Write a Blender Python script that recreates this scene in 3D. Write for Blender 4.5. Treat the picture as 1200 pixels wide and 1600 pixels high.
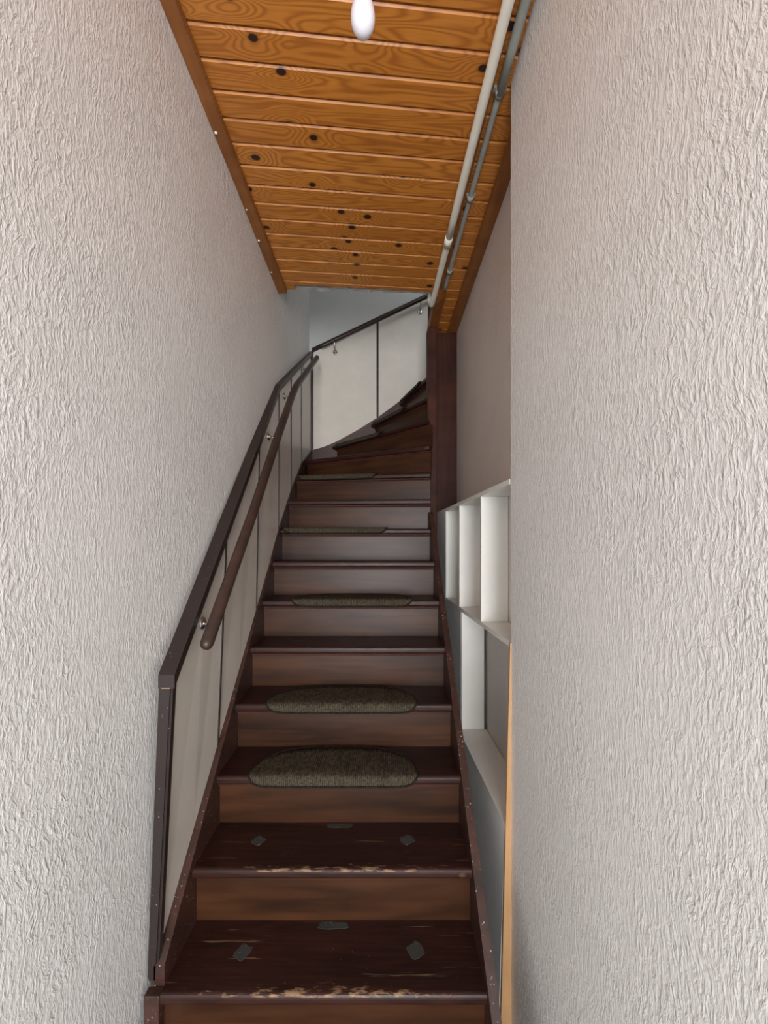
import bpy, bmesh, math, random
from mathutils import Vector, Matrix
random.seed(7)
for o in list(bpy.data.objects): bpy.data.objects.remove(o)
scene = bpy.context.scene
COL = scene.collection
EYE = 1.6204                                   # eye height above the floor

# ------------------------------------------------------------ camera
cam_d = bpy.data.cameras.new('camera'); cam = bpy.data.objects.new('camera', cam_d); COL.objects.link(cam)
cam.location = (0, 0, EYE); cam.rotation_euler = (math.pi/2, 0, 0)
cam_d.sensor_fit = 'HORIZONTAL'; cam_d.sensor_width = 36; cam_d.lens = 640/1200*36
cam_d.shift_x = 2/1200; cam_d.shift_y = 50/1200; cam_d.clip_start = 0.02
scene.camera = cam
# ------------------------------------------------------------ world and light
world = bpy.data.worlds.new('world'); scene.world = world; world.use_nodes = True
bg = world.node_tree.nodes['Background']; bg.inputs[0].default_value = (0.93, 0.97, 1.0, 1); bg.inputs[1].default_value = 2.3
ld = bpy.data.lights.new('daylight_through_entrance', 'AREA'); ld.shape = 'RECTANGLE'; ld.size = 1.35; ld.size_y = 2.1
ld.energy = 170; ld.color = (0.97, 0.98, 1.0)
lo = bpy.data.objects.new('daylight_through_entrance', ld); COL.objects.link(lo)
lo.location = (0.22, -3.4, 1.5); lo.rotation_euler = (math.pi/2, 0, 0)
vs = scene.view_settings
vs.view_transform = 'Standard'; vs.look = 'None'; vs.gamma = 1; vs.use_curve_mapping = False; vs.exposure = 0.17

# ------------------------------------------------------------ materials
def mat(name):
    m = bpy.data.materials.new(name); m.use_nodes = True
    nt = m.node_tree; b = nt.nodes['Principled BSDF']
    return m, nt, b
def N(nt, t, **kw):
    n = nt.nodes.new(t)
    for k, v in kw.items():
        if k.startswith('i_'):
            key = k[2:]; key = int(key) if key.isdigit() else key
            n.inputs[key].default_value = v
        else: setattr(n, k, v)
    return n
def ramp(nt, fac, stops, interp='LINEAR'):
    r = N(nt, 'ShaderNodeValToRGB'); r.color_ramp.interpolation = interp
    el = r.color_ramp.elements
    while len(el) < len(stops): el.new(0.5)
    for e, (p, c) in zip(el, stops):
        e.position = p; e.color = (*c, 1) if len(c) == 3 else c
    nt.links.new(fac, r.inputs[0]); return r.outputs[0]
def g3(v): return (v, v, v)
def math_(nt, op, a, b=None, clamp=False):
    n = N(nt, 'ShaderNodeMath', operation=op); n.use_clamp = clamp
    for i, v in enumerate((a, b)):
        if v is None: continue
        if isinstance(v, (int, float)): n.inputs[i].default_value = v
        else: nt.links.new(v, n.inputs[i])
    return n.outputs[0]
def mixc(nt, fac, a, b, mode='MIX'):
    n = N(nt, 'ShaderNodeMix', data_type='RGBA', blend_type=mode)
    for idx, v in ((0, fac), (6, a), (7, b)):
        if isinstance(v, (int, float)): n.inputs[idx].default_value = v
        elif isinstance(v, tuple): n.inputs[idx].default_value = (*v, 1)
        else: nt.links.new(v, n.inputs[idx])
    return n.outputs[2]
def coords(nt, scale=(1, 1, 1), rand=0.0):
    tc = N(nt, 'ShaderNodeTexCoord'); mp = N(nt, 'ShaderNodeMapping'); mp.inputs['Scale'].default_value = scale
    v = tc.outputs['Object']
    if rand:
        oi = N(nt, 'ShaderNodeObjectInfo'); ad = N(nt, 'ShaderNodeVectorMath', operation='ADD')
        cm = N(nt, 'ShaderNodeCombineXYZ')
        r = math_(nt, 'MULTIPLY', oi.outputs['Random'], rand)
        nt.links.new(r, cm.inputs[0]); nt.links.new(math_(nt, 'MULTIPLY', r, 0.37), cm.inputs[1]); nt.links.new(math_(nt, 'MULTIPLY', r, 0.71), cm.inputs[2])
        nt.links.new(v, ad.inputs[0]); nt.links.new(cm.outputs[0], ad.inputs[1]); v = ad.outputs[0]
    nt.links.new(v, mp.inputs['Vector']); return mp.outputs[0]
def noise(nt, vec, scale, detail=4, rough=0.5, dist=0.0):
    n = N(nt, 'ShaderNodeTexNoise'); n.inputs['Scale'].default_value = scale; n.inputs['Detail'].default_value = detail
    n.inputs['Roughness'].default_value = rough; n.inputs['Distortion'].default_value = dist
    nt.links.new(vec, n.inputs['Vector']); return n.outputs['Fac']
def bump(nt, b, h, strength, dist):
    n = N(nt, 'ShaderNodeBump'); n.inputs['Strength'].default_value = strength; n.inputs['Distance'].default_value = dist
    nt.links.new(h, n.inputs['Height']); nt.links.new(n.outputs[0], b.inputs['Normal'])

def plaster_mat(name, col, relief, dist, stain=0.05, vscale=1.0):
    m, nt, b = mat(name)
    c0 = coords(nt)
    wn = N(nt, 'ShaderNodeTexNoise'); wn.inputs['Scale'].default_value = 5.5; wn.inputs['Detail'].default_value = 2; nt.links.new(c0, wn.inputs['Vector'])
    ws = N(nt, 'ShaderNodeVectorMath', operation='MULTIPLY_ADD'); ws.inputs[1].default_value = (0.055, 0.055, 0.035); nt.links.new(wn.outputs['Color'], ws.inputs[0]); nt.links.new(c0, ws.inputs[2])
    def sw(sc):
        mp = N(nt, 'ShaderNodeMapping'); mp.inputs['Scale'].default_value = sc; nt.links.new(ws.outputs[0], mp.inputs['Vector']); return mp.outputs[0]
    c1 = sw((1, 1, 0.26)); c2 = sw((1, 1, 0.55))
    amp = ramp(nt, noise(nt, c0, 4.0, 3), [(0.35, g3(0.45)), (0.65, g3(1.0))])
    area = ramp(nt, noise(nt, c0, 2.2, 3), [(0.35, g3(0.0)), (0.68, g3(1.0))])
    strokes = ramp(nt, noise(nt, c1, 150*vscale, 3, 0.6, 0.6), [(0.40, g3(0)), (0.55, g3(0.4)), (0.75, g3(1))])
    blobs = ramp(nt, noise(nt, c2, 62*vscale, 4, 0.55, 1.2), [(0.46, g3(0)), (0.66, g3(1))])
    fine = noise(nt, c2, 300, 2, 0.6)
    h = math_(nt, 'ADD', math_(nt, 'MULTIPLY', math_(nt, 'MULTIPLY', strokes, amp), 0.60), math_(nt, 'MULTIPLY', math_(nt, 'MULTIPLY', blobs, area), 0.65))
    h = math_(nt, 'ADD', h, math_(nt, 'MULTIPLY', fine, 0.18))
    bump(nt, b, h, relief, dist)
    st = ramp(nt, noise(nt, c0, 1.7, 4, 0.6), [(0.3, tuple(x*(1-stain) for x in col)), (0.7, col)])
    nt.links.new(st, b.inputs['Base Color']); b.inputs['Roughness'].default_value = 0.42
    return m
M = {}
M['plaster'] = plaster_mat('rough plaster', (0.83, 0.81, 0.785), 0.8, 0.0042)
M['plaster_niche'] = plaster_mat('worn plaster', (0.80, 0.72, 0.66), 0.6, 0.004, 0.12, 1.2)
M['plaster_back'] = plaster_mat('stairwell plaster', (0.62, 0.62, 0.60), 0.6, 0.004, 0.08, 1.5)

def plain(name, col, rough=0.5, metal=0.0, speck=0.0, speck_col=(0.8, 0.8, 0.78), var=0.1, bumpd=0.0):
    m, nt, b = mat(name); c = coords(nt, (1, 1, 1), 9.0)
    base = ramp(nt, noise(nt, c, 9, 4, 0.6), [(0.25, tuple(x*(1-var) for x in col)), (0.75, tuple(min(1, x*(1+var*0.5)) for x in col))])
    if speck:
        s = ramp(nt, noise(nt, c, 120, 1, 0.4), [(speck, g3(0)), (speck+0.03, g3(1))])
        base = mixc(nt, s, base, speck_col)
    nt.links.new(base, b.inputs['Base Color']); b.inputs['Roughness'].default_value = rough; b.inputs['Metallic'].default_value = metal
    if bumpd: bump(nt, b, noise(nt, c, 60, 3), 0.5, bumpd)
    return m
def wood(name, dark, light, rough=0.4, stretch=(1.5, 16, 16), freq=9.0, speck=0.0, coat=0.0, spec=0.5):
    """stained timber: contour lines of a stretched noise make the grain"""
    m, nt, b = mat(name); c = coords(nt, stretch, 40.0)
    v = noise(nt, c, 1.0, 2, 0.4, 0.3)
    rings = math_(nt, 'ADD', math_(nt, 'MULTIPLY', math_(nt, 'SINE', math_(nt, 'MULTIPLY', v, freq*6.28)), 0.5), 0.5)
    big = noise(nt, coords(nt, (1.2, 5, 5), 40.0), 2.0, 3)
    f = math_(nt, 'ADD', math_(nt, 'MULTIPLY', rings, 0.16), math_(nt, 'MULTIPLY', big, 0.95))
    base = ramp(nt, f, [(0.25, dark), (0.85, light)])
    if speck:
        s = ramp(nt, noise(nt, coords(nt, (1, 1, 1), 5), 150, 1, 0.4), [(speck, g3(0)), (speck+0.02, g3(0.8))])
        base = mixc(nt, s, base, (0.45, 0.42, 0.38))
    nt.links.new(base, b.inputs['Base Color']); b.inputs['Roughness'].default_value = rough
    b.inputs['Coat Weight'].default_value = coat; b.inputs['Coat Roughness'].default_value = 0.25
    b.inputs['Specular IOR Level'].default_value = spec
    bump(nt, b, v, 0.15, 0.002)
    return m

def pine_mat():
    m, nt, b = mat('varnished knotty pine')
    p = coords(nt, (1, 1, 0.0), 60.0)
    vo = N(nt, 'ShaderNodeTexVoronoi', voronoi_dimensions='2D', feature='F1'); vo.inputs['Scale'].default_value = 4.2; vo.inputs['Randomness'].default_value = 1
    wob = N(nt, 'ShaderNodeVectorMath', operation='MULTIPLY'); wob.inputs[1].default_value = (0.72, 1.0, 1)
    nt.links.new(p, wob.inputs[0]); nt.links.new(wob.outputs[0], vo.inputs['Vector'])
    d = vo.outputs['Distance']
    dk = math_(nt, 'SUBTRACT', d, math_(nt, 'MULTIPLY', noise(nt, p, 5.0, 1), 0.05))
    dk = math_(nt, 'ADD', dk, 0.014)
    knot = ramp(nt, dk, [(0.0, g3(1)), (0.030, g3(1)), (0.042, g3(0.25)), (0.075, g3(0))])
    sway = ramp(nt, d, [(0.0, g3(1)), (0.35, g3(0))], 'EASE')
    st = N(nt, 'ShaderNodeMapping'); st.inputs['Scale'].default_value = (1.5, 14, 1); nt.links.new(p, st.inputs['Vector'])
    v = noise(nt, st.outputs[0], 1.0, 1.5, 0.35, 0.15)
    v2 = math_(nt, 'ADD', v, math_(nt, 'MULTIPLY', sway, 0.28))
    ring = math_(nt, 'ADD', math_(nt, 'MULTIPLY', math_(nt, 'SINE', math_(nt, 'MULTIPLY', v2, 92.0)), 0.5), 0.5)
    ring = math_(nt, 'POWER', ring, 1.8)
    fib = N(nt, 'ShaderNodeMapping'); fib.inputs['Scale'].default_value = (4, 160, 1); nt.links.new(p, fib.inputs['Vector'])
    fine = noise(nt, fib.outputs[0], 1.0, 2)
    oi = N(nt, 'ShaderNodeObjectInfo')
    tone = math_(nt, 'ADD', math_(nt, 'MULTIPLY', oi.outputs['Random'], 0.25), math_(nt, 'MULTIPLY', fine, 0.35))
    base = ramp(nt, tone, [(0.08, (0.52, 0.185, 0.028)), (0.5, (0.68, 0.265, 0.046))])
    base = mixc(nt, math_(nt, 'MULTIPLY', ring, 0.62), base, (0.30, 0.082, 0.012))
    base = mixc(nt, knot, base, (0.035, 0.012, 0.008))
    nt.links.new(base, b.inputs['Base Color']); b.inputs['Roughness'].default_value = 0.38
    b.inputs['Coat Weight'].default_value = 0.15
    return m
M['pine'] = pine_mat()
M['pine_trim'] = wood('varnished pine moulding', (0.19, 0.062, 0.016), (0.34, 0.125, 0.03), 0.45, (16, 1.5, 16), 6)
M['riser'] = wood('dark stained riser', (0.015, 0.0060, 0.0032), (0.082, 0.031, 0.0125), 0.36, (1.6, 18, 22), 3, 0.0, 0.0, 0.25)
M['string'] = wood('dark stained stringer', (0.020, 0.008, 0.006), (0.065, 0.025, 0.017), 0.42, (14, 1.5, 14), 6, 0.72)
M['newel'] = wood('dark stained post', (0.028, 0.009, 0.006), (0.085, 0.024, 0.013), 0.6, (14, 14, 1.2), 7, 0, 0, 0.25)
M['rail'] = wood('brown handrail', (0.024, 0.012, 0.009), (0.052, 0.025, 0.018), 0.42, (14, 2, 14), 5)
M['cap'] = plain('brown capping', (0.022, 0.013, 0.011), 0.45, 0, 0.76, (0.45, 0.40, 0.38))
M['panel'] = plain('cream laminate panel', (0.74, 0.685, 0.61), 0.33, 0, 0, var=0.06)
M['shelf'] = plain('off white laminate', (0.80, 0.79, 0.74), 0.35, 0, 0.0, var=0.04)
M['shelf_front'] = plain('grey white painted board', (0.80, 0.80, 0.77), 0.45, 0, 0.80, (0.85, 0.85, 0.83), var=0.06)
M['mdf'] = wood('raw board edge', (0.46, 0.255, 0.11), (0.58, 0.33, 0.15), 0.6, (14, 14, 1.5), 4)
M['chrome'] = plain('brushed steel', (0.62, 0.60, 0.57), 0.22, 1.0, var=0.05)
M['pvc'] = plain('cream plastic pipe', (0.86, 0.83, 0.72), 0.4, 0, 0.82, (0.3, 0.28, 0.24), var=0.08)
M['conduit'] = plain('grey plastic conduit', (0.36, 0.37, 0.34), 0.5, 0, 0.80, (0.45, 0.45, 0.42), var=0.2)
M['black'] = plain('black plastic', (0.012, 0.012, 0.013), 0.4)
M['bulb'] = plain('opal bulb glass', (0.74, 0.72, 0.77), 0.12, var=0.02)
M['white'] = plain('white plastic', (0.80, 0.77, 0.70), 0.4)
M['residue'] = plain('grey adhesive residue', (0.042, 0.042, 0.037), 0.85, 0, 0.70, (0.11, 0.11, 0.10), var=0.4)
M['shadow_gap'] = plain('gap shade backing', (0.03, 0.015, 0.010), 0.6)  # ceiling backing seen in the gap, its shade put into the colour
M['floor'] = plain('pale light-bouncing floor', (0.50, 0.50, 0.49), 0.4, var=0.1)  # unseen floor, made pale to bounce light onto walls and shelf

def tread_mat():
    m, nt, b = mat('worn dark tread')
    c = coords(nt, (1.5, 20, 20), 40.0); v = noise(nt, c, 1.0, 2, 0.4, 0.3)
    rings = math_(nt, 'ADD', math_(nt, 'MULTIPLY', math_(nt, 'SINE', math_(nt, 'MULTIPLY', v, 50)), 0.5), 0.5)
    big = noise(nt, coords(nt, (1, 2, 2), 40.0), 3.0, 4, 0.6)
    base = ramp(nt, math_(nt, 'ADD', math_(nt, 'MULTIPLY', rings, 0.2), math_(nt, 'MULTIPLY', big, 0.8)), [(0.25, (0.014, 0.0058, 0.0046)), (0.8, (0.048, 0.0155, 0.011))])
    tc = N(nt, 'ShaderNodeTexCoord'); sp = N(nt, 'ShaderNodeSeparateXYZ'); nt.links.new(tc.outputs['Object'], sp.inputs[0])
    at = N(nt, 'ShaderNodeAttribute', attribute_type='OBJECT', attribute_name='wear'); wear = at.outputs['Fac']
    # bare timber where feet have worn the front edge
    edge = ramp(nt, sp.outputs[1], [(0.0, g3(1)), (0.016, g3(0.75)), (0.05, g3(0.10)), (0.09, g3(0))])
    mid = ramp(nt, math_(nt, 'ABSOLUTE', sp.outputs[0]), [(0.18, g3(1)), (0.42, g3(0.35))])
    patch = noise(nt, coords(nt, (0.35, 1.3, 1.3), 13.0), 70, 4, 0.65)
    w = math_(nt, 'MULTIPLY', math_(nt, 'MULTIPLY', edge, mid), wear)
    w = math_(nt, 'MULTIPLY', w, math_(nt, 'GREATER_THAN', sp.outputs[2], -0.0075))
    wm = math_(nt, 'MULTIPLY', math_(nt, 'SUBTRACT', math_(nt, 'ADD', patch, math_(nt, 'MULTIPLY', w, 0.36)), 0.79), 7.0, True)
    wm = math_(nt, 'MULTIPLY', math_(nt, 'MULTIPLY', wm, math_(nt, 'GREATER_THAN', w, 0.01)), 0.85)
    base = mixc(nt, wm, base, mixc(nt, big, (0.20, 0.11, 0.055), (0.42, 0.27, 0.15)))
    # scratches across the middle and dust in the corners
    sc = ramp(nt, noise(nt, coords(nt, (4, 110, 1), 17.0), 1.0, 3, 0.6), [(0.66, g3(0)), (0.71, g3(0.6))])
    base = mixc(nt, math_(nt, 'MULTIPLY', math_(nt, 'MULTIPLY', sc, wear), 0.8), base, (0.34, 0.22, 0.12))
    dust = ramp(nt, noise(nt, coords(nt, (1, 1, 1), 5.0), 190, 2, 0.5), [(0.70, g3(0)), (0.76, g3(0.5))])
    dust = math_(nt, 'MULTIPLY', dust, ramp(nt, noise(nt, coords(nt, (1, 1, 1), 5.0), 5, 2), [(0.45, g3(0)), (0.7, g3(1))]))
    base = mixc(nt, dust, base, (0.42, 0.41, 0.37))
    nt.links.new(base, b.inputs['Base Color'])
    nt.links.new(math_(nt, 'ADD', math_(nt, 'MULTIPLY', patch, 0.3), 0.24), b.inputs['Roughness'])
    b.inputs['Specular IOR Level'].default_value = 0.28
    bump(nt, b, patch, 0.12, 0.002)
    return m
M['tread'] = tread_mat()
def mat_mat(name, a, c_, edge=False):
    m, nt, b = mat(name)
    x = noise(nt, coords(nt, (130, 45, 130), 3.0), 1.0, 2, 0.6); y = noise(nt, coords(nt, (1, 1, 1), 3.0), 14, 3)
    w = N(nt, 'ShaderNodeTexWave', wave_type='BANDS', bands_direction='X'); w.inputs['Scale'].default_value = 42; w.inputs['Distortion'].default_value = 1.5
    nt.links.new(coords(nt), w.inputs['Vector'])
    f = math_(nt, 'ADD', math_(nt, 'MULTIPLY', x, 0.75), math_(nt, 'MULTIPLY', w.outputs['Fac'], 0.18))
    base = ramp(nt, f, [(0.30, a), (0.72, c_)])
    base = mixc(nt, math_(nt, 'MULTIPLY', y, 0.35), base, tuple(k*0.6 for k in a))
    nt.links.new(base, b.inputs['Base Color']); b.inputs['Roughness'].default_value = 0.95; b.inputs['Specular IOR Level'].default_value = 0.1
    bump(nt, b, f, 0.9, 0.004); return m
M['mat'] = mat_mat('woven brown green pile', (0.026, 0.021, 0.014), (0.130, 0.108, 0.074))
M['mat_edge'] = mat_mat('dark overlock stitching', (0.012, 0.010, 0.008), (0.040, 0.034, 0.026))

# ------------------------------------------------------------ mesh helpers; z is given relative to the eye
def link(name, bm, m, parent=None, smooth=False, loc=None):
    bmesh.ops.recalc_face_normals(bm, faces=bm.faces)
    me = bpy.data.meshes.new(name); bm.to_mesh(me); bm.free()
    if m: me.materials.append(M[m])
    if smooth:
        for p in me.polygons: p.use_smooth = len(p.vertices) <= 4
    o = bpy.data.objects.new(name, me); COL.objects.link(o)
    if loc: o.location = loc
    if parent: o.parent = parent; o.matrix_parent_inverse = Matrix.Translation(parent.location).inverted()
    return o
def empty(name, loc=(0, 0, 0)):
    o = bpy.data.objects.new(name, None); COL.objects.link(o); o.location = loc; o.empty_display_size = 0.05; return o
def tag(o, label, cat=None, group=None, kind=None):
    o['label'] = label
    if cat: o['category'] = cat
    if group: o['group'] = group
    if kind: o['kind'] = kind
    return o
def hexa(bm, pts):
    """pts: 4 bottom then 4 top, eye-relative z"""
    v = [bm.verts.new((p[0], p[1], p[2]+EYE)) for p in pts]
    for f in ((0, 1, 2, 3), (4, 5, 6, 7), (0, 1, 5, 4), (1, 2, 6, 5), (2, 3, 7, 6), (3, 0, 4, 7)): bm.faces.new([v[i] for i in f])
    return v
def box(bm, x0, x1, y0, y1, z0, z1):
    return hexa(bm, [(x0, y0, z0), (x1, y0, z0), (x1, y1, z0), (x0, y1, z0), (x0, y0, z1), (x1, y0, z1), (x1, y1, z1), (x0, y1, z1)])
def boxo(name, dims, m, parent=None, bev=0.0):
    bm = bmesh.new(); box(bm, *dims)
    if bev: bmesh.ops.bevel(bm, geom=list(bm.edges), offset=bev, segments=2, affect='EDGES', profile=0.5)
    return link(name, bm, m, parent)
def prism(bm, pts, off):
    """closed polygon of 3D points (eye-relative) extruded by off"""
    a = [bm.verts.new((p[0], p[1], p[2]+EYE)) for p in pts]
    c = [bm.verts.new((p[0]+off[0], p[1]+off[1], p[2]+EYE+off[2])) for p in pts]
    bm.faces.new(a); bm.faces.new(c[::-1]); n = len(pts)
    for i in range(n): bm.faces.new((a[i], a[(i+1) % n], c[(i+1) % n], c[i]))
    return a, c
def prismo(name, pts, off, m, parent=None, bev=0.0):
    bm = bmesh.new(); prism(bm, pts, off)
    if bev: bmesh.ops.bevel(bm, geom=list(bm.edges), offset=bev, segments=2, affect='EDGES')
    return link(name, bm, m, parent)
def smooth_path(pts, n=6):
    out = []
    P = [Vector(p) for p in pts]
    for i in range(len(P)-1):
        p0 = P[max(0, i-1)]; p1 = P[i]; p2 = P[i+1]; p3 = P[min(len(P)-1, i+2)]
        for k in range(n):
            t = k/n
            out.append(0.5*((2*p1)+(p2-p0)*t+(2*p0-5*p1+4*p2-p3)*t*t+(3*p1-p0-3*p2+p3)*t**3))
    out.append(P[-1]); return out
def tube(bm, pts, r, seg=12, round_ends=False):
    P = [Vector((p[0], p[1], p[2]+EYE)) for p in pts]
    R = [r]*len(P) if isinstance(r, (int, float)) else list(r)
    if len(P) == 2 and (P[1]-P[0]).length > 0.3:
        P = [P[0].lerp(P[1], q/20) for q in range(21)]; R = [R[0]+(R[1]-R[0])*q/20 for q in range(21)]
    if round_ends:
        d0 = (P[0]-P[1]).normalized(); d1 = (P[-1]-P[-2]).normalized(); r0 = R[0]; r1 = R[-1]
        P = [P[0]+d0*r0*math.sin(a) for a in (1.5, 1.1, 0.6)] + P + [P[-1]+d1*r1*math.sin(a) for a in (0.6, 1.1, 1.5)]
        R = [r0*math.cos(a) for a in (1.5, 1.1, 0.6)] + R + [r1*math.cos(a) for a in (0.6, 1.1, 1.5)]
    up = None; rings = []
    for i, p in enumerate(P):
        d = (P[min(i+1, len(P)-1)]-P[max(i-1, 0)]).normalized()
        if up is None: up = d.orthogonal().normalized()
        up = (up-d*up.dot(d)).normalized(); s = d.cross(up)
        rings.append([bm.verts.new(p+(up*math.cos(a)+s*math.sin(a))*R[i]) for a in [2*math.pi*k/seg for k in range(seg)]])
    for a, b in zip(rings, rings[1:]):
        for k in range(seg): bm.faces.new((a[k], a[(k+1) % seg], b[(k+1) % seg], b[k]))
    bm.faces.new(rings[0][::-1]); bm.faces.new(rings[-1])
def tubeo(name, pts, r, m, parent=None, seg=12, round_ends=False):
    bm = bmesh.new(); tube(bm, pts, r, seg, round_ends); return link(name, bm, m, parent, True)
def lathe(bm, prof, c, seg=24):
    rings = [[bm.verts.new((c[0]+r*math.cos(a), c[1]+r*math.sin(a), c[2]+EYE+z)) for a in [2*math.pi*k/seg for k in range(seg)]] for r, z in prof]
    for a, b in zip(rings, rings[1:]):
        for k in range(seg): bm.faces.new((a[k], a[(k+1) % seg], b[(k+1) % seg], b[k]))
    bm.faces.new(rings[0][::-1]); bm.faces.new(rings[-1])

# ------------------------------------------------------------ the setting
FL = -EYE; ZC = 1.548
def struct(o, label): return tag(o, label, kind='structure')
struct(boxo('floor', (-1.0, 1.1, -1.3, 3.60, FL-0.1, FL), 'floor'), 'pale light-bouncing floor at the foot of the stairs')
# left wall: plastered by hand, a little out of plumb
def wall_left_x(y, z):
    t = (z+1.43)/3.0
    lo_ = -0.672+(y-1.166)*0.011; hi = -0.625-(y-1.166)*0.0085
    return lo_+(hi-lo_)*t
bm = bmesh.new(); ny, nz = 24, 20; grid = []
for i in range(ny+1):
    row = []
    for j in range(nz+1):
        y = -1.3+(3.62+1.3)*i/ny; z = FL+(2.95-FL)*j/nz
        row.append(bm.verts.new((wall_left_x(y, min(z, 1.6))+random.uniform(-.0015, .0015), y, z+EYE)))
    grid.append(row)
for i in range(ny):
    for j in range(nz): bm.faces.new((grid[i][j], grid[i+1][j], grid[i+1][j+1], grid[i][j+1]))
bd = [e for e in bm.edges if e.is_boundary]
r = bmesh.ops.extrude_edge_only(bm, edges=bd)
nv = [g for g in r['geom'] if isinstance(g, bmesh.types.BMVert)]
for v in nv: v.co.x = -0.9
bmesh.ops.contextual_create(bm, geom=[g for g in r['geom'] if isinstance(g, bmesh.types.BMEdge) and g.is_boundary])
struct(link('wall_left', bm, 'plaster', smooth=False), 'white rough plastered wall beside the handrail')
XN = 0.431; YN = 1.386
bm = bmesh.new(); N_ = 60
prof = [(XN+random.uniform(-.0008, .0008), YN+random.uniform(-.002, .002)) for _ in range(N_+1)]
vs_ = []
for k in range(N_+1):
    z = FL+(2.3+EYE)*k/N_+EYE; x, y = prof[k]
    vs_.append([bm.verts.new(q) for q in ((XN, -1.3, z), (x, y-0.008, z), (x+0.008, y, z), (0.9, YN, z), (0.9, -1.3, z))])
for a, b_ in zip(vs_, vs_[1:]):
    for k in range(5): bm.faces.new((a[k], a[(k+1) % 5], b_[(k+1) % 5], b_[k]))
bm.faces.new(vs_[0]); bm.faces.new(vs_[-1][::-1])
struct(link('wall_right', bm, 'plaster'), 'white rough plastered wall with a sharp vertical corner')
struct(boxo('wall_niche', (0.535, 0.9, YN, 3.05, FL, 2.3), 'plaster_niche'), 'beige plastered wall set back above the white shelves')
struct(boxo('wall_back', (-0.9, 2.2, 3.60, 3.75, FL, 2.95), 'plaster_back'), 'grey plastered wall at the turn of the stairs')
struct(boxo('wall_upper_light_stop', (-0.9, 0.30, 2.40, 2.49, 1.62, 2.95), 'plaster_back'), 'unseen wall added above the timber ceiling to keep light out')  # hidden wall, added to close the stairwell against outside light
struct(boxo('wall_stairwell', (0.95, 2.2, 2.96, 3.05, FL, 2.95), 'plaster_back'), 'plastered wall beside the upper flight')
struct(boxo('wall_end_light_stop', (2.1, 2.2, 3.05, 3.60, FL, 2.95), 'plaster_back'), 'unseen wall added to shut light out of the upper flight')  # unseen end wall, added so no world light enters upstairs
struct(boxo('ceiling_upper_light_stop', (-0.9, 2.2, 2.40, 3.75, 2.95, 3.05), 'plaster_back'), 'unseen ceiling added to keep light out of the stairwell')  # unseen roof, added to leave the stairwell lit only from below
# timber ceiling: backing + boards
TH = 0.086                                    # boards run slightly askew
bm = bmesh.new()
prism(bm, [(-0.9, -1.3, ZC+0.020), (0.9, -1.3, ZC+0.020), (0.9, 3.0, ZC+0.020), (0.33, 3.0, ZC+0.020), (0.33, 2.545, ZC+0.020), (-0.9, 2.45, ZC+0.020)], (0, 0, 0.16))
ceiling = struct(link('ceiling', bm, 'shadow_gap'), 'orange varnished pine board ceiling with dark knots')
PW = 0.0918
def plank_mesh(x0, x1, w, key, cache={}):
    k = (round(x0, 4), round(x1, 4), round(w, 4))
    if k in cache: return cache[k]
    bm = bmesh.new(); g = 0.006; d = 0.005
    # profile across the board: shallow V edge on both sides, groove recess at the back edge
    pr = [(0.0, 0.019), (0.0, d), (d*0.9, 0.0), (w-0.010, 0.0), (w-0.005, d), (w-0.005, 0.010), (w, 0.010), (w, 0.019)]
    a = [bm.verts.new((x0, y, z)) for y, z in pr]; b_ = [bm.verts.new((x1, y, z)) for y, z in pr]
    bm.faces.new(a); bm.faces.new(b_[::-1]); n = len(pr)
    for i in range(n): bm.faces.new((a[i], a[(i+1) % n], b_[(i+1) % n], b_[i]))
    bmesh.ops.recalc_face_normals(bm, faces=bm.faces)
    me = bpy.data.meshes.new('plank'); bm.to_mesh(me); bm.free(); me.materials.append(M['pine']); cache[k] = me; return me
def plank(x0, x1, yl, w=PW):
    o = bpy.data.objects.new('plank', plank_mesh(x0+0.58, x1+0.58, w, 0)); COL.objects.link(o)
    o.location = (-0.58, yl, ZC+EYE); o.rotation_euler = (0, 0, math.atan(TH)); o.parent = ceiling; return o
k = 0
y = 2.41
while y > -1.25:
    y -= PW
    xr = 0.60 if y+TH*0.98 > YN+0.0 else 0.47
    plank(-0.70, xr, y)
plank(-0.70, -0.525, 2.41); plank(-0.5245, 0.34, 2.41, 0.040); plank(0.345, 0.60, 2.41)
for q in range(1, 6): plank(0.345, 0.60, 2.41+PW*q)
# trims along the ceiling
def strip(name, pts4, z0, z1, m, label):
    bm = bmesh.new(); hexa(bm, [(p[0], p[1], z0) for p in pts4]+[(p[0], p[1], z1) for p in pts4])
    bmesh.ops.bevel(bm, geom=list(bm.edges), offset=0.004, segments=2, affect='EDGES')
    return struct(link(name, bm, m), label)
t1 = strip('trim_1', [(-0.648, -1.2), (-0.572, -1.2), (-0.582, 2.50), (-0.648, 2.50)], ZC-0.022, ZC, 'pine_trim', 'brown pine moulding along the ceiling by the handrail wall')
strip('trim_2', [(0.480, YN+0.005), (0.540, YN+0.005), (0.540, 3.0), (0.468, 3.0)], ZC-0.022, ZC, 'pine_trim', 'brown pine moulding along the ceiling above the niche wall')
strip('trim_3', [(0.372, -1.2), (0.395, -1.2), (0.362, 2.46), (0.340, 2.46)], ZC-0.016, ZC, 'pine_trim', 'narrow brown batten on the ceiling between the two pipes')
strip('trim_4', [(0.326, 2.60), (0.387, 2.50), (0.387, 3.0), (0.326, 3.0)], ZC-0.030, ZC+0.05, 'pine_trim', 'brown edge board of the ceiling above the post')
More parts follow.
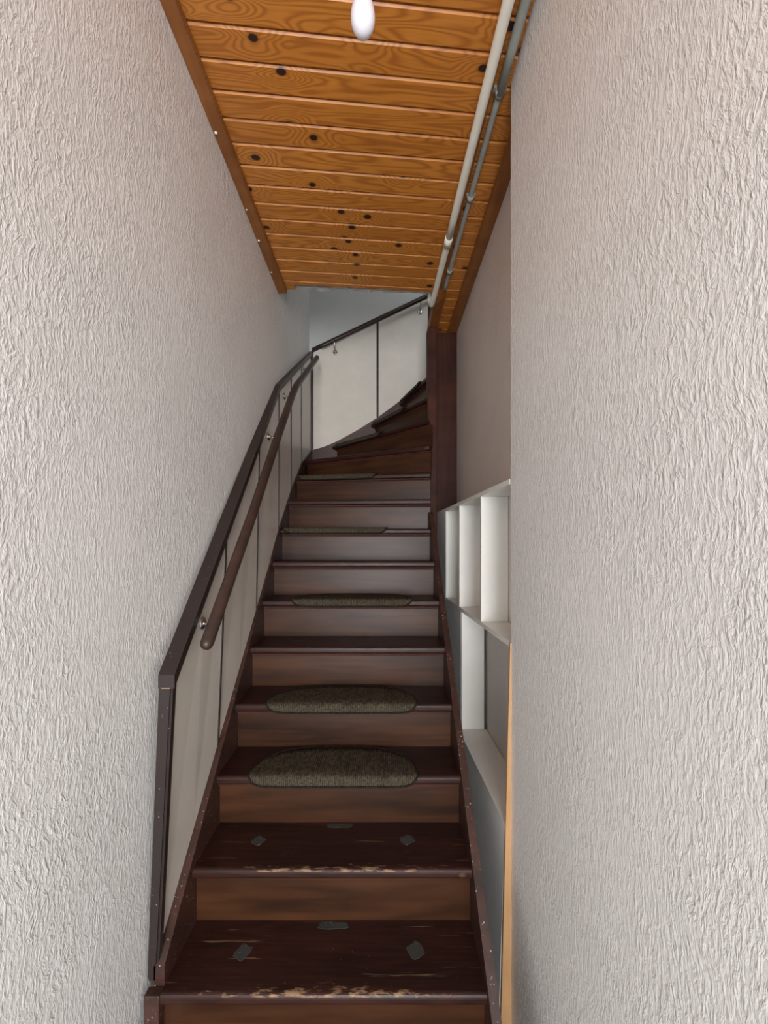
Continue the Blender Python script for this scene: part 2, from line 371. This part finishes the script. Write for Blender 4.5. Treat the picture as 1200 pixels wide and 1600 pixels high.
# plaster lip behind the last board
bm = bmesh.new(); n = 28; rows = []
for i in range(n+1):
    x = -0.54+0.86*i/n; yy = 2.492+TH*0.6*(x+0.54); zb = ZC+0.012+random.choice((0, 0.004, 0.010, 0.015))
    rows.append([bm.verts.new((x, yy, zb+EYE)), bm.verts.new((x, yy+0.028, zb+EYE+random.uniform(-.004, .004))), bm.verts.new((x, yy+0.028, 1.75+EYE)), bm.verts.new((x, yy, 1.75+EYE))])
for a, b_ in zip(rows, rows[1:]):
    for k in range(4): bm.faces.new((a[k], a[(k+1) % 4], b_[(k+1) % 4], b_[k]))
bm.faces.new(rows[0]); bm.faces.new(rows[-1][::-1])
struct(link('trim_5', bm, 'plaster_back'), 'ragged white plaster lip at the end of the timber ceiling')
for (yy, s) in ((1.52, .006), (1.87, .004), (2.06, .006), (2.30, .004)):    # blobs of filler on the moulding
    bm = bmesh.new(); bmesh.ops.create_uvsphere(bm, u_segments=8, v_segments=6, radius=s, matrix=Matrix.Translation((wall_left_x(yy, 1.52)+0.010, yy, ZC-0.022+EYE)))
    link('filler_blob', bm, 'white', t1, True)

# ------------------------------------------------------------ staircase
RZ = 0.1904; GO = 0.1935; Y1 = 1.125; Z1 = -1.2393
XL, XR = -0.613, 0.287
def nz_(i): return Z1+(i-1)*RZ
stair = tag(empty('staircase', (-0.16, Y1, 0)), 'dark stained wooden staircase with worn treads winding to the right', 'staircase')
nos = {}
for i in range(0, 9): nos[i] = ((XL, Y1+(i-1)*GO), (XR, Y1+(i-1)*GO))
nos[8] = ((XL, 2.475), (XR, 2.47)); nos[9] = ((XL, 2.65), (0.300, 2.58)); nos[10] = ((XL, 2.87), (0.312, 2.71)); nos[11] = ((XL, 3.24), (0.312, 2.75))
nos[12] = ((-0.440, 3.572), (0.312, 2.80)); nos[13] = ((-0.100, 3.572), (0.318, 2.90)); nos[14] = ((0.145, 3.572), (0.335, 2.97))
nos[15] = ((0.40, 3.572), (0.40, 3.06)); nos[16] = ((0.60, 3.572), (0.60, 3.06)); nos[17] = ((0.80, 3.572), (0.80, 3.06))
wear = {0: 1.0, 1: 1.0, 2: 1.0, 3: 0.15, 4: 0.15, 5: 0.25, 6: .1, 7: 0.2, 8: .2, 9: .45, 10: .4, 11: .5, 12: .4, 13: .3, 14: .2, 15: .2, 16: .2}
TT = 0.034; NO = 0.030
def frame(i):
    a, b = Vector(nos[i][0]), Vector(nos[i][1]); d = (b-a).normalized(); n = Vector((-d.y, d.x)); return a, b, d, n
for i in range(0, 17):
    a, b, d, n = frame(i); a2, b2, d2, n2 = frame(i+1)
    back = [b2+n2*(NO+0.004), a2+n2*(NO+0.004)]
    if i == 11: back.append(Vector((XL, 3.572)))
    if i in (11, 12, 13, 14, 15, 16): back = [Vector((p.x, min(p.y, 3.572))) for p in back]
    poly = [a, b]+back
    c = (a+b)/2
    ang = math.atan2(d.y, d.x); R = Matrix.Rotation(-ang, 2)
    loc = [R @ (p-c) for p in poly]
    bm = bmesh.new(); zt = 0.0
    top = [bm.verts.new((p.x, p.y, 0)) for p in loc]; bot = [bm.verts.new((p.x, p.y, -TT)) for p in loc]
    bm.faces.new(top); bm.faces.new(bot[::-1]); m_ = len(loc)
    for k in range(m_): bm.faces.new((top[k], top[(k+1) % m_], bot[(k+1) % m_], bot[k]))
    fe = [e for e in bm.edges if (top[0] in e.verts and top[1] in e.verts) or (bot[0] in e.verts and bot[1] in e.verts)]
    bmesh.ops.bevel(bm, geom=fe, offset=0.012, segments=4, affect='EDGES', profile=0.5)
    o = link('tread', bm, 'tread'); o.location = (c.x, c.y, nz_(i)+EYE); o.rotation_euler = (0, 0, ang)
    o.parent = stair; o.matrix_parent_inverse = Matrix.Translation(stair.location).inverted(); o['wear'] = float(wear[i])
    if i == 1: tread1 = o
    if i == 2: tread2 = o
    if i == 5: tread5 = o
    # riser under the nosing and a small moulding in the angle
    for nm, o0, o1, z0, z1, mm in (('riser', NO, NO+0.018, nz_(i)-RZ+0.0005, nz_(i)-TT, 'riser'), ('nosing_moulding', NO-0.012, NO, nz_(i)-TT-0.016, nz_(i)-TT, 'newel')):
        L = (b-a).length; bm = bmesh.new()
        y0, y1 = o0, o1
        v = [bm.verts.new(q) for q in ((-L/2, y0, z0), (L/2, y0, z0), (L/2, y1, z0), (-L/2, y1, z0), (-L/2, y0, z1), (L/2, y0, z1), (L/2, y1, z1), (-L/2, y1, z1))]
        for f in ((0, 1, 2, 3), (4, 5, 6, 7), (0, 1, 5, 4), (1, 2, 6, 5), (2, 3, 7, 6), (3, 0, 4, 7)): bm.faces.new([v[q] for q in f])
        if nm == 'nosing_moulding': bmesh.ops.bevel(bm, geom=[e for e in bm.edges if v[0] in e.verts and v[1] in e.verts], offset=0.009, segments=3, affect='EDGES')
        for w_ in bm.verts: w_.co.z -= nz_(i)
        o = link(nm, bm, mm); o.location = (c.x, c.y, nz_(i)+EYE); o.rotation_euler = (0, 0, ang)
        o.parent = stair; o.matrix_parent_inverse = Matrix.Translation(stair.location).inverted()
# grey squares of old mat adhesive, lying on the treads
def residue(tr, i, x, y, w, d, rot):
    bm = bmesh.new(); pts = []
    for k in range(14):
        a = 2*math.pi*k/14; s = 1/max(abs(math.cos(a)), abs(math.sin(a)))
        px, py = math.cos(a)*s*w/2*random.uniform(.86, 1.05), math.sin(a)*s*d/2*random.uniform(.86, 1.05)
        pts.append((px, py))
    a_ = [bm.verts.new((p[0], p[1], 0.0001)) for p in pts]; c_ = [bm.verts.new((p[0]*.95, p[1]*.95, 0.0009)) for p in pts]
    bm.faces.new(a_[::-1]); bm.faces.new(c_)
    for k in range(14): bm.faces.new((a_[k], a_[(k+1) % 14], c_[(k+1) % 14], c_[k]))
    o = link('adhesive_patch', bm, 'residue'); o.rotation_euler = (0, 0, rot); o.parent = tr; o.location = (x-(XL+XR)/2, y, 0)
residue(tread1, 1, -0.162, 0.205, 0.100, 0.026, 0); residue(tread1, 1, 0.100, 0.125, 0.050, 0.050, 0.6); residue(tread1, 1, -0.425, 0.120, 0.042, 0.050, -0.5)
residue(tread2, 2, -0.160, 0.207, 0.096, 0.024, 0); residue(tread2, 2, 0.088, 0.135, 0.048, 0.045, 0.6); residue(tread2, 2, -0.440, 0.130, 0.045, 0.042, -0.5)
residue(tread5, 5, -0.10, 0.18, 0.08, 0.024, 0); residue(tread5, 5, -0.42, 0.13, 0.05, 0.04, -0.5)
# strings
def sline(y, off=0.03): return Z1+(y-Y1)*RZ/GO+off
LT = [(1.15, sline(1.15)), (2.30, sline(2.30)), (2.44, 0.088), (2.78, 0.372), (3.13, 0.622), (3.572, 0.822)]
tp = [(XL-0.030, y, z) for y, z in LT]
pts = tp+[(XL-0.030, 3.572, 0.35), (XL-0.030, 2.60, -0.25), (XL-0.030, 1.40, FL), (XL-0.030, 1.15, FL)]
prismo('string', pts, (0.030, 0, 0), 'string', stair)
prismo('string', [(XR, 0.88, FL), (XR, 0.88, sline(0.88)), (XR, 2.30, sline(2.30)), (XR, 2.50, sline(2.50)+0.04), (XR, 2.58, 0.20), (XR, 2.60, -0.25), (XR, 1.20, FL)], (0.026, 0, 0), 'string', stair)
BT = [(-0.63, 0.815), (-0.52, 0.845), (-0.41, 0.890), (-0.217, 0.995), (-0.033, 1.112), (0.16, 1.255), (0.378, 1.435), (0.9, 1.93)]
prismo('string', [(x, 3.572, z) for x, z in BT]+[(0.9, 3.572, 1.5), (0.3, 3.572, 0.85), (-0.63, 3.572, 0.35)], (0, 0.026, 0), 'string', stair)
boxo('newel_post', (0.313, 0.379, 2.86, 2.95, FL, ZC-0.034), 'newel', stair, 0.004)
boxo('post_board', (0.379, 0.534, 2.955, 2.995, FL, ZC-0.024), 'newel', stair, 0.003)
# ------------------------------------------------------------ panelling on the left wall
pan = tag(empty('stair_panelling', (-0.63, 1.2, 0.3)), 'cream panels with dark brown strips and capping sloping up along the left plaster wall'.replace('left ', ''), 'panelling')
XB = -0.622
def lean(y): return 0.030*max(0.0, min(1.0, (2.6-y)/1.4))
def ztop(y):
    if y < 2.44: return -0.372+(y-1.165)*(0.925+0.372)/(2.44-1.165)
    return 0.925+(y-2.44)*(1.655-0.925)/(3.572-2.44)
def zbot(y):
    for (a, b) in zip(LT, LT[1:]):
        if a[0] <= y <= b[0]: return a[1]+(b[1]-a[1])*(y-a[0])/(b[0]-a[0])
    return LT[-1][1]
def xb_(y): return XB-0.018*max(0.0, min(1.0, (2.2-y)/1.0))
def px_(y, z): return xb_(y)+(XB-xb_(y)+lean(y))*max(0, (z-zbot(y))/(ztop(y)-zbot(y)))
DV = [1.180, 1.57, 2.02, 2.44, 2.78, 3.13, 3.560]
for a, b in zip(DV, DV[1:]):
    ys = [a+0.004, (a+b)/2, b-0.004]
    bm = bmesh.new(); fr = []; bk = []
    for y in ys:
        zb, zt = zbot(y)+0.001, ztop(y)-0.002
        fr.append([(px_(y, z), y, z) for z in (zb, zt)]); bk.append([(px_(y, z)-0.012, y, z) for z in (zb, zt)])
    for s in (0, 1):
        f0, f1, g0, g1 = fr[s], fr[s+1], bk[s], bk[s+1]
        hexa(bm, [f0[0], f1[0], g1[0], g0[0], f0[1], f1[1], g1[1], g0[1]])
    bmesh.ops.remove_doubles(bm, verts=bm.verts, dist=1e-5)
    link('panel', bm, 'panel', pan)
for y in DV[1:-1]:
    bm = bmesh.new(); h = 0.0045
    q = []
    for z in (zbot(y)+0.001, ztop(y)-0.002):
        q += [(px_(y, z)+0.004, y-h, z), (px_(y, z)+0.004, y+h, z), (px_(y, z)-0.010, y+h, z), (px_(y, z)-0.010, y-h, z)]
    hexa(bm, q); link('cover_strip', bm, 'cap', pan)
# corner strip
boxo('cover_strip', (XB-0.010, XB+0.014, 3.545, 3.570, 0.825, 1.655), 'cap', pan)
# front edge batten (leans with the panel) and its foot
bm = bmesh.new(); yb0, yb1 = 1.150, 1.180; zb, zt = -1.232, ztop(1.165)-0.002
hexa(bm, [(-0.664, yb0, zb), (-0.634, yb0, zb), (-0.634, yb1, zb), (-0.666, yb1, zb), (-0.630, yb0, zt), (-0.590, yb0, zt), (-0.590, yb1, zt), (-0.632, yb1, zt)])
bmesh.ops.bevel(bm, geom=list(bm.edges), offset=0.006, segments=3, affect='EDGES'); link('edge_batten', bm, 'cap', pan)
boxo('batten_foot', (-0.656, -0.6135, 1.122, 1.1495, FL+0.001, -1.240), 'string', pan, 0.003)
# capping, two runs joined at the bend
bm = bmesh.new(); rows = []
for y in (1.145, 1.6, 2.0, 2.44, 2.8, 3.2, 3.566):
    xt = XB+lean(y); z = ztop(y); wd = 0.046 if y < 2.5 else 0.046-0.022*min(1, (y-2.44)/0.7)
    rows.append([bm.verts.new(q) for q in ((xt+0.010, y, z-0.012+EYE), (xt+0.010, y, z+0.026+EYE), (max(xt+0.010-wd, wall_left_x(y, z)+0.002), y, z+0.026+EYE), (max(xt+0.010-wd, wall_left_x(y, z)+0.002), y, z-0.012+EYE))])
for a, b in zip(rows, rows[1:]):
    for k in range(4): bm.faces.new((a[k], a[(k+1) % 4], b[(k+1) % 4], b[k]))
bm.faces.new(rows[0]); bm.faces.new(rows[-1][::-1])
bmesh.ops.bevel(bm, geom=[e for e in bm.edges if len(e.link_faces) == 2 and e.calc_face_angle(0) > 1.0], offset=0.003, segments=2, affect='EDGES')
link('capping', bm, 'cap', pan)

# ------------------------------------------------------------ panelling on the back wall
pan2 = tag(empty('stair_panelling', (0, 3.59, 2.2)), 'cream panels with a curved lower edge at the turn of the stairs', 'panelling')
def ztop2(x): return 1.668+(x+0.62)*0.474
def zbot2(x):
    for (a, b) in zip(BT, BT[1:]):
        if a[0] <= x <= b[0]: return a[1]+(b[1]-a[1])*(x-a[0])/(b[0]-a[0])
    return BT[-1][1]
for x0, x1 in ((-0.604, -0.049), (-0.041, 0.50), (0.508, 0.9)):
    xs = [x0+(x1-x0)*k/8 for k in range(9)]
    prismo('panel', [(x, 3.576, zbot2(x)+0.001) for x in xs]+[(x, 3.576, ztop2(x)-0.002) for x in xs[::-1]], (0, 0.014, 0), 'panel', pan2)
for x in (-0.045, 0.504): boxo('cover_strip', (x-0.009, x+0.009, 3.570, 3.592, zbot2(x)+0.001, ztop2(x)-0.002), 'cap', pan2)
prismo('capping', [(-0.618, 3.560, ztop2(-0.618)), (0.9, 3.560, ztop2(0.9)), (0.9, 3.560, ztop2(0.9)+0.036), (-0.618, 3.560, ztop2(-0.618)+0.036)], (0, 0.036, 0), 'cap', pan2, 0.003)

# ------------------------------------------------------------ handrails
def bracket(parent, plate, ax, rail):
    """round plate with a screw on the panel, curved arm to the underside of the rail. ax: outward direction"""
    P = Vector(plate); A = Vector(ax); Rl = Vector(rail)
    o = tubeo('bracket', [P, P+A*0.004, P+A*0.008], [0.021, 0.021, 0.015], 'chrome', parent, 18)
    mid = P+A*0.030+Vector((0, 0, -0.004)); end = Rl+Vector((0, 0, -0.018))
    pts = smooth_path([P+A*0.006, mid, (mid+end)/2+A*0.008+Vector((0, 0, 0.002)), end], 5)
    tubeo('arm', pts, 0.0055, 'chrome', o, 10)
    q = P+Vector((0, 0, -0.012))
    tubeo('screw', [q+A*0.004, q+A*0.0095], 0.0045, 'black', o, 8)
    return o
RAILX = -0.530
# bare end of the capping where the paint is knocked off
boxo('chipped_edge', (-0.618, -0.594, 1.1435, 1.1448, ztop(1.145)-0.0115, ztop(1.145)-0.0098), 'mdf', pan)
hr = tag(empty('handrail', (RAILX, 1.225, EYE-0.316)), 'long brown round handrail climbing in front of the panels along the plaster wall', 'handrail')
RP = [(1.235, -0.300), (1.67, 0.125), (2.07, 0.545), (2.40, 0.872), (2.52, 0.975), (2.90, 1.228), (3.30, 1.500)]
tubeo('rail', [(RAILX, y, z) for y, z in RP], 0.0195, 'rail', hr, 18, True)
def zrail(y):
    for a, b in zip(RP, RP[1:]):
        if a[0] <= y <= b[0]: return a[1]+(b[1]-a[1])*(y-a[0])/(b[0]-a[0])
for y, z in ((1.357, -0.262), (2.19, 0.575), (2.577, 0.930), (3.20, 1.372)):
    bracket(hr, (px_(y, z)+0.001, y, z), (1, 0, 0), (RAILX, y, zrail(y)))
hr2 = tag(empty('handrail', (-0.5, 3.5, EYE+1.7)), 'dark handrail on chrome brackets at the turn of the stairs', 'handrail')
def zr2(x): return ztop2(x)-0.022
tubeo('rail', [(-0.515, 3.505, zr2(-0.515)), (0.85, 3.505, zr2(0.85))], 0.018, 'rail', hr2, 16, True)
for x in (-0.414, 0.325): bracket(hr2, (x, 3.575, zr2(x)-0.070), (0, -1, 0), (x, 3.505, zr2(x)))

# ------------------------------------------------------------ shelf unit beside the stairs
sh = tag(empty('shelf_unit', (0.37, 1.3, 0)), 'white shelf unit with open compartments built into the niche beside the stairs', 'shelf')
T = 0.018; ZM = -0.331; ZL = -0.948; ZT = 0.203; XW = 0.533
def xf(y): return 0.430-0.034*(y-YN)
def board(name, z, y0, y1, e=0.0): return prismo(name, [(xf(y0)-e, y0, z), (XW, y0, z), (XW, y1, z), (xf(y1)-e, y1, z)], (0, 0, -T), 'shelf', sh)
Y0 = YN+0.004
board('shelf_board', ZM, Y0, 2.53); board('shelf_board', ZL, Y0, 2.10, 0.017); board('top_board', ZT+T, Y0, 2.945)
def divider(y, z0, z1, xb=XW): return boxo('divider', (xf(y)+0.0005, xb, y, y+T, z0, z1), 'shelf', sh)
divider(2.53, ZM-T, ZT-0.001); divider(2.158, ZM+0.001, ZT-0.001); divider(1.741, ZM+0.001, ZT-0.001)
divider(2.10, ZL-T, ZM-T-0.001, 0.520)
for y0, y1, z0, z1 in ((2.549, 2.94, ZM-T, ZT-0.001), (2.119, 2.94, FL, ZM-T-0.001), (Y0, 2.099, FL, ZL-T-0.001)):
    ln = 0.036 if y0 == Y0 else 0.0           # the lowest panel leans out towards the stairs
    prismo('front_panel', [(xf(y0)-ln, y0, z0), (xf(y1)-ln, y1, z0), (xf(y1)-ln*0.45, y1, z1), (xf(y0)-ln*0.45, y0, z1)], (0.012, 0, 0), 'shelf_front', sh)
bm = bmesh.new()
hexa(bm, [(0.396, 1.372, FL), (0.432, 1.372, FL), (0.432, 1.3835, FL), (0.396, 1.3835, FL), (0.4275, 1.372, ZM), (0.432, 1.372, ZM), (0.432, 1.3835, ZM), (0.4275, 1.3835, ZM)])
tag(link('edge_board', bm, 'mdf', sh), 'raw tan board edge')

# ------------------------------------------------------------ stair mats
def stair_mat(i, s0, wid, dep, label):
    """half round mat lying on tread i; s0 = distance of its left end along the nosing"""
    a, b, d, n = frame(i); c = a+d*(s0+wid/2); ang = math.atan2(d.y, d.x)
    root = tag(empty('stair_mat', (c.x, c.y, nz_(i)+EYE)), label, 'mat', 'half round stair mats'); root.rotation_euler = (0, 0, ang)
    th = 0.007; NX = 40; NY = 10
    def outline(u):                                   # u -1..1 -> (depth back, flap scale)
        return dep*max(0.0, 1-abs(u)**3.2)**0.5
    def path(s):                                      # arc length over the nosing: <0 hangs down in front
        r = 0.012
        if s >= 0: return (s+r*0, 0.0005)
        q = min(-s, r*1.5708); al = q/r
        y = -math.sin(al)*r*0.75; z = -(1-math.cos(al))*r
        if -s > r*1.5708: z -= (-s-r*1.5708)
        return (y, z)
    bm = bmesh.new(); topv = []; botv = []
    for k in range(NX+1):
        u = -math.cos(math.pi*k/NX)*0.6+(-1+2*k/NX)*0.4; x = u*wid/2; bk = outline(u)
        p0 = c+d*x                                    # never past the next riser or the back wall
        a2, b2, d2, n2 = frame(i+1)
        if n.y > 1e-6: bk = min(bk, (3.562-p0.y)/n.y)
        if n.dot(n2) > 1e-3: bk = min(bk, ((a2-p0).dot(n2)+NO-0.006)/n.dot(n2))
        bk = max(bk, 0.004)
        fl = 0.034*min(1.0, max(0.0, 1-abs(u)**14))
        s_lo = -fl-0.0005; s_hi = max(bk, 0.004)
        ct, cb = [], []
        ss = [s_lo+(0-s_lo)*j/5 for j in range(5)]+[s_hi*j/(NY-5) for j in range(NY-4)]
        for s in ss:
            y, z = path(s); off = Vector((0, 1)) if s >= 0 else Vector((-math.sin(min(1.5708, -s/0.012)), math.cos(min(1.5708, -s/0.012))))
            cb.append(bm.verts.new((x, y+off.x*0.0008, z+off.y*0.0008))); ct.append(bm.verts.new((x, y+off.x*th, z+off.y*th)))
        topv.append(ct); botv.append(cb)
    m_ = len(topv[0])
    for k in range(NX):
        for j in range(m_-1):
            bm.faces.new((topv[k][j], topv[k+1][j], topv[k+1][j+1], topv[k][j+1])); bm.faces.new((botv[k][j], botv[k][j+1], botv[k+1][j+1], botv[k+1][j]))
        for j in (0, m_-1): bm.faces.new((topv[k][j], topv[k+1][j], botv[k+1][j], botv[k][j]))
    for k in (0, NX):
        for j in range(m_-1): bm.faces.new((topv[k][j], topv[k][j+1], botv[k][j+1], botv[k][j]))
    rim = [topv[k][m_-1].co.copy() for k in range(NX+1)]+[topv[NX][j].co.copy() for j in range(m_-2, 0, -1)]+[topv[k][0].co.copy() for k in range(NX, -1, -1)]+[topv[0][j].co.copy() for j in range(1, m_-1)]
    o = link('pile', bm, 'mat', None, True); o.parent = root
    rr = [rim[0]]
    for p in rim[1:]:
        if (p-rr[-1]).length > 0.004: rr.append(p)
    rr.append(rr[0].copy()); bm = bmesh.new(); tube(bm, [(p.x, p.y, p.z-EYE-0.002) for p in rr], 0.0042, 8)
    o = link('stitched_edge', bm, 'mat_edge', None, True); o.parent = root
    return root
stair_mat(3, 0.118, 0.625, 0.212, 'half round brown green mat on the lower of two neighbouring matted steps')
stair_mat(4, 0.128, 0.628, 0.212, 'half round brown green mat on the upper of two neighbouring matted steps')
stair_mat(6, 0.145, 0.622, 0.212, 'half round mat on the second step above the two neighbouring matted steps')
stair_mat(8, 0.006, 0.635, 0.205, 'half round mat pushed against the panels on the last straight step')
stair_mat(10, 0.020, 0.560, 0.205, 'dark half round mat on the first winding step')
stair_mat(12, 0.060, 0.560, 0.19, 'dark half round mat on a winding step below the curved cream panel')
stair_mat(13, 0.050, 0.460, 0.16, 'dark half round mat on the winding step beside the post, above another mat')
stair_mat(14, 0.060, 0.400, 0.16, 'dark half round mat on the highest visible winding step')

# ------------------------------------------------------------ pipes on the ceiling
zp = 1.505
wp = tag(empty('water_pipe', (0.35, 1.13, EYE+zp)), 'cream white plastic pipe along the pine ceiling ending in a bend', 'pipe')
def xp(y): return 0.351-(y-1.13)*0.0285
tubeo('pipe', [(xp(-1.0)-.008, -1.0, zp), (xp(2.04), 2.04, zp)], 0.0168, 'pvc', wp, 16)
tubeo('pipe', smooth_path([(xp(2.04), 2.04, zp), (xp(2.4), 2.4, zp), (xp(2.53), 2.53, zp), (0.309, 2.585, zp+0.008), (0.306, 2.618, zp+0.040), (0.304, 2.625, zp+0.10), (0.304, 2.625, zp+0.35)], 6), 0.0165, 'pvc', wp, 16)
tubeo('sleeve', [(xp(2.01), 2.01, zp), (xp(2.07), 2.07, zp)], 0.0195, 'pvc', wp, 16)
zc2 = 1.530
gc = tag(empty('cable_conduit', (0.40, 1.2, EYE+zc2)), 'thin grey conduit clipped to the ceiling beside the cream pipe', 'conduit')
def xc(y): return 0.403-(y-1.15)*0.0235
tubeo('conduit_tube', [(xc(-1.2), -1.2, zc2), (xc(1.389), 1.389, zc2)], 0.0150, 'conduit', gc, 14)
tubeo('conduit_tube', [(xc(1.389), 1.389, zc2+.003), (xc(2.47), 2.47, zc2+.003)], 0.0112, 'conduit', gc, 14)
for y, r_ in ((1.389, .0165), (1.813, .0145), (2.30, .0145)):
    o = tubeo('clip', [(xc(y), y-0.012, zc2+.002), (xc(y), y+0.012, zc2+.002)], r_, 'conduit', gc, 14)
    boxo('clip_foot', (xc(y)-0.022, xc(y)+0.022, y-0.008, y+0.008, ZC-0.008, ZC), 'conduit', o)

# ------------------------------------------------------------ bare bulb
bx_, by_ = -0.0465, 0.96
lamp = tag(empty('pendant_lamp', (bx_, by_, EYE+ZC)), 'bare white opal bulb hanging on a short cable from the pine ceiling', 'lamp')
bm = bmesh.new(); pr = []
zb = 1.192
for k in range(17):
    t = k/16*math.pi*0.86; pr.append((max(0.0006, 0.0302*math.sin(t)*(1-0.10*(1-math.cos(t))/2)), zb+0.042-0.042*math.cos(t)*(1 if t < 1.57 else 1.25)))
pr += [(0.0135, zb+0.101)]
lathe(bm, pr, (bx_, by_, 0), 28); link('bulb', bm, 'bulb', lamp, True)
bm = bmesh.new(); lathe(bm, [(0.0138, zb+0.086), (0.0185, zb+0.088), (0.0195, zb+0.100), (0.0195, zb+0.135), (0.016, zb+0.142), (0.007, zb+0.150)], (bx_, by_, 0), 24); link('socket', bm, 'white', lamp, True)
tubeo('cable', smooth_path([(bx_, by_, zb+0.146), (bx_+0.004, by_, zb+0.22), (bx_-0.002, by_, zb+0.30), (bx_, by_, ZC-0.004)], 6), 0.0035, 'black', lamp, 8)
tubeo('lamp_wire', smooth_path([(bx_+0.016, by_, zb+0.150), (bx_+0.026, by_, zb+0.12), (bx_+0.0225, by_, zb+0.085)], 6), 0.0028, 'black', lamp, 8)
bm = bmesh.new(); lathe(bm, [(0.010, ZC-0.030), (0.036, ZC-0.018), (0.038, ZC-0.001)], (bx_, by_, 0), 24); link('ceiling_rose', bm, 'white', lamp, True)
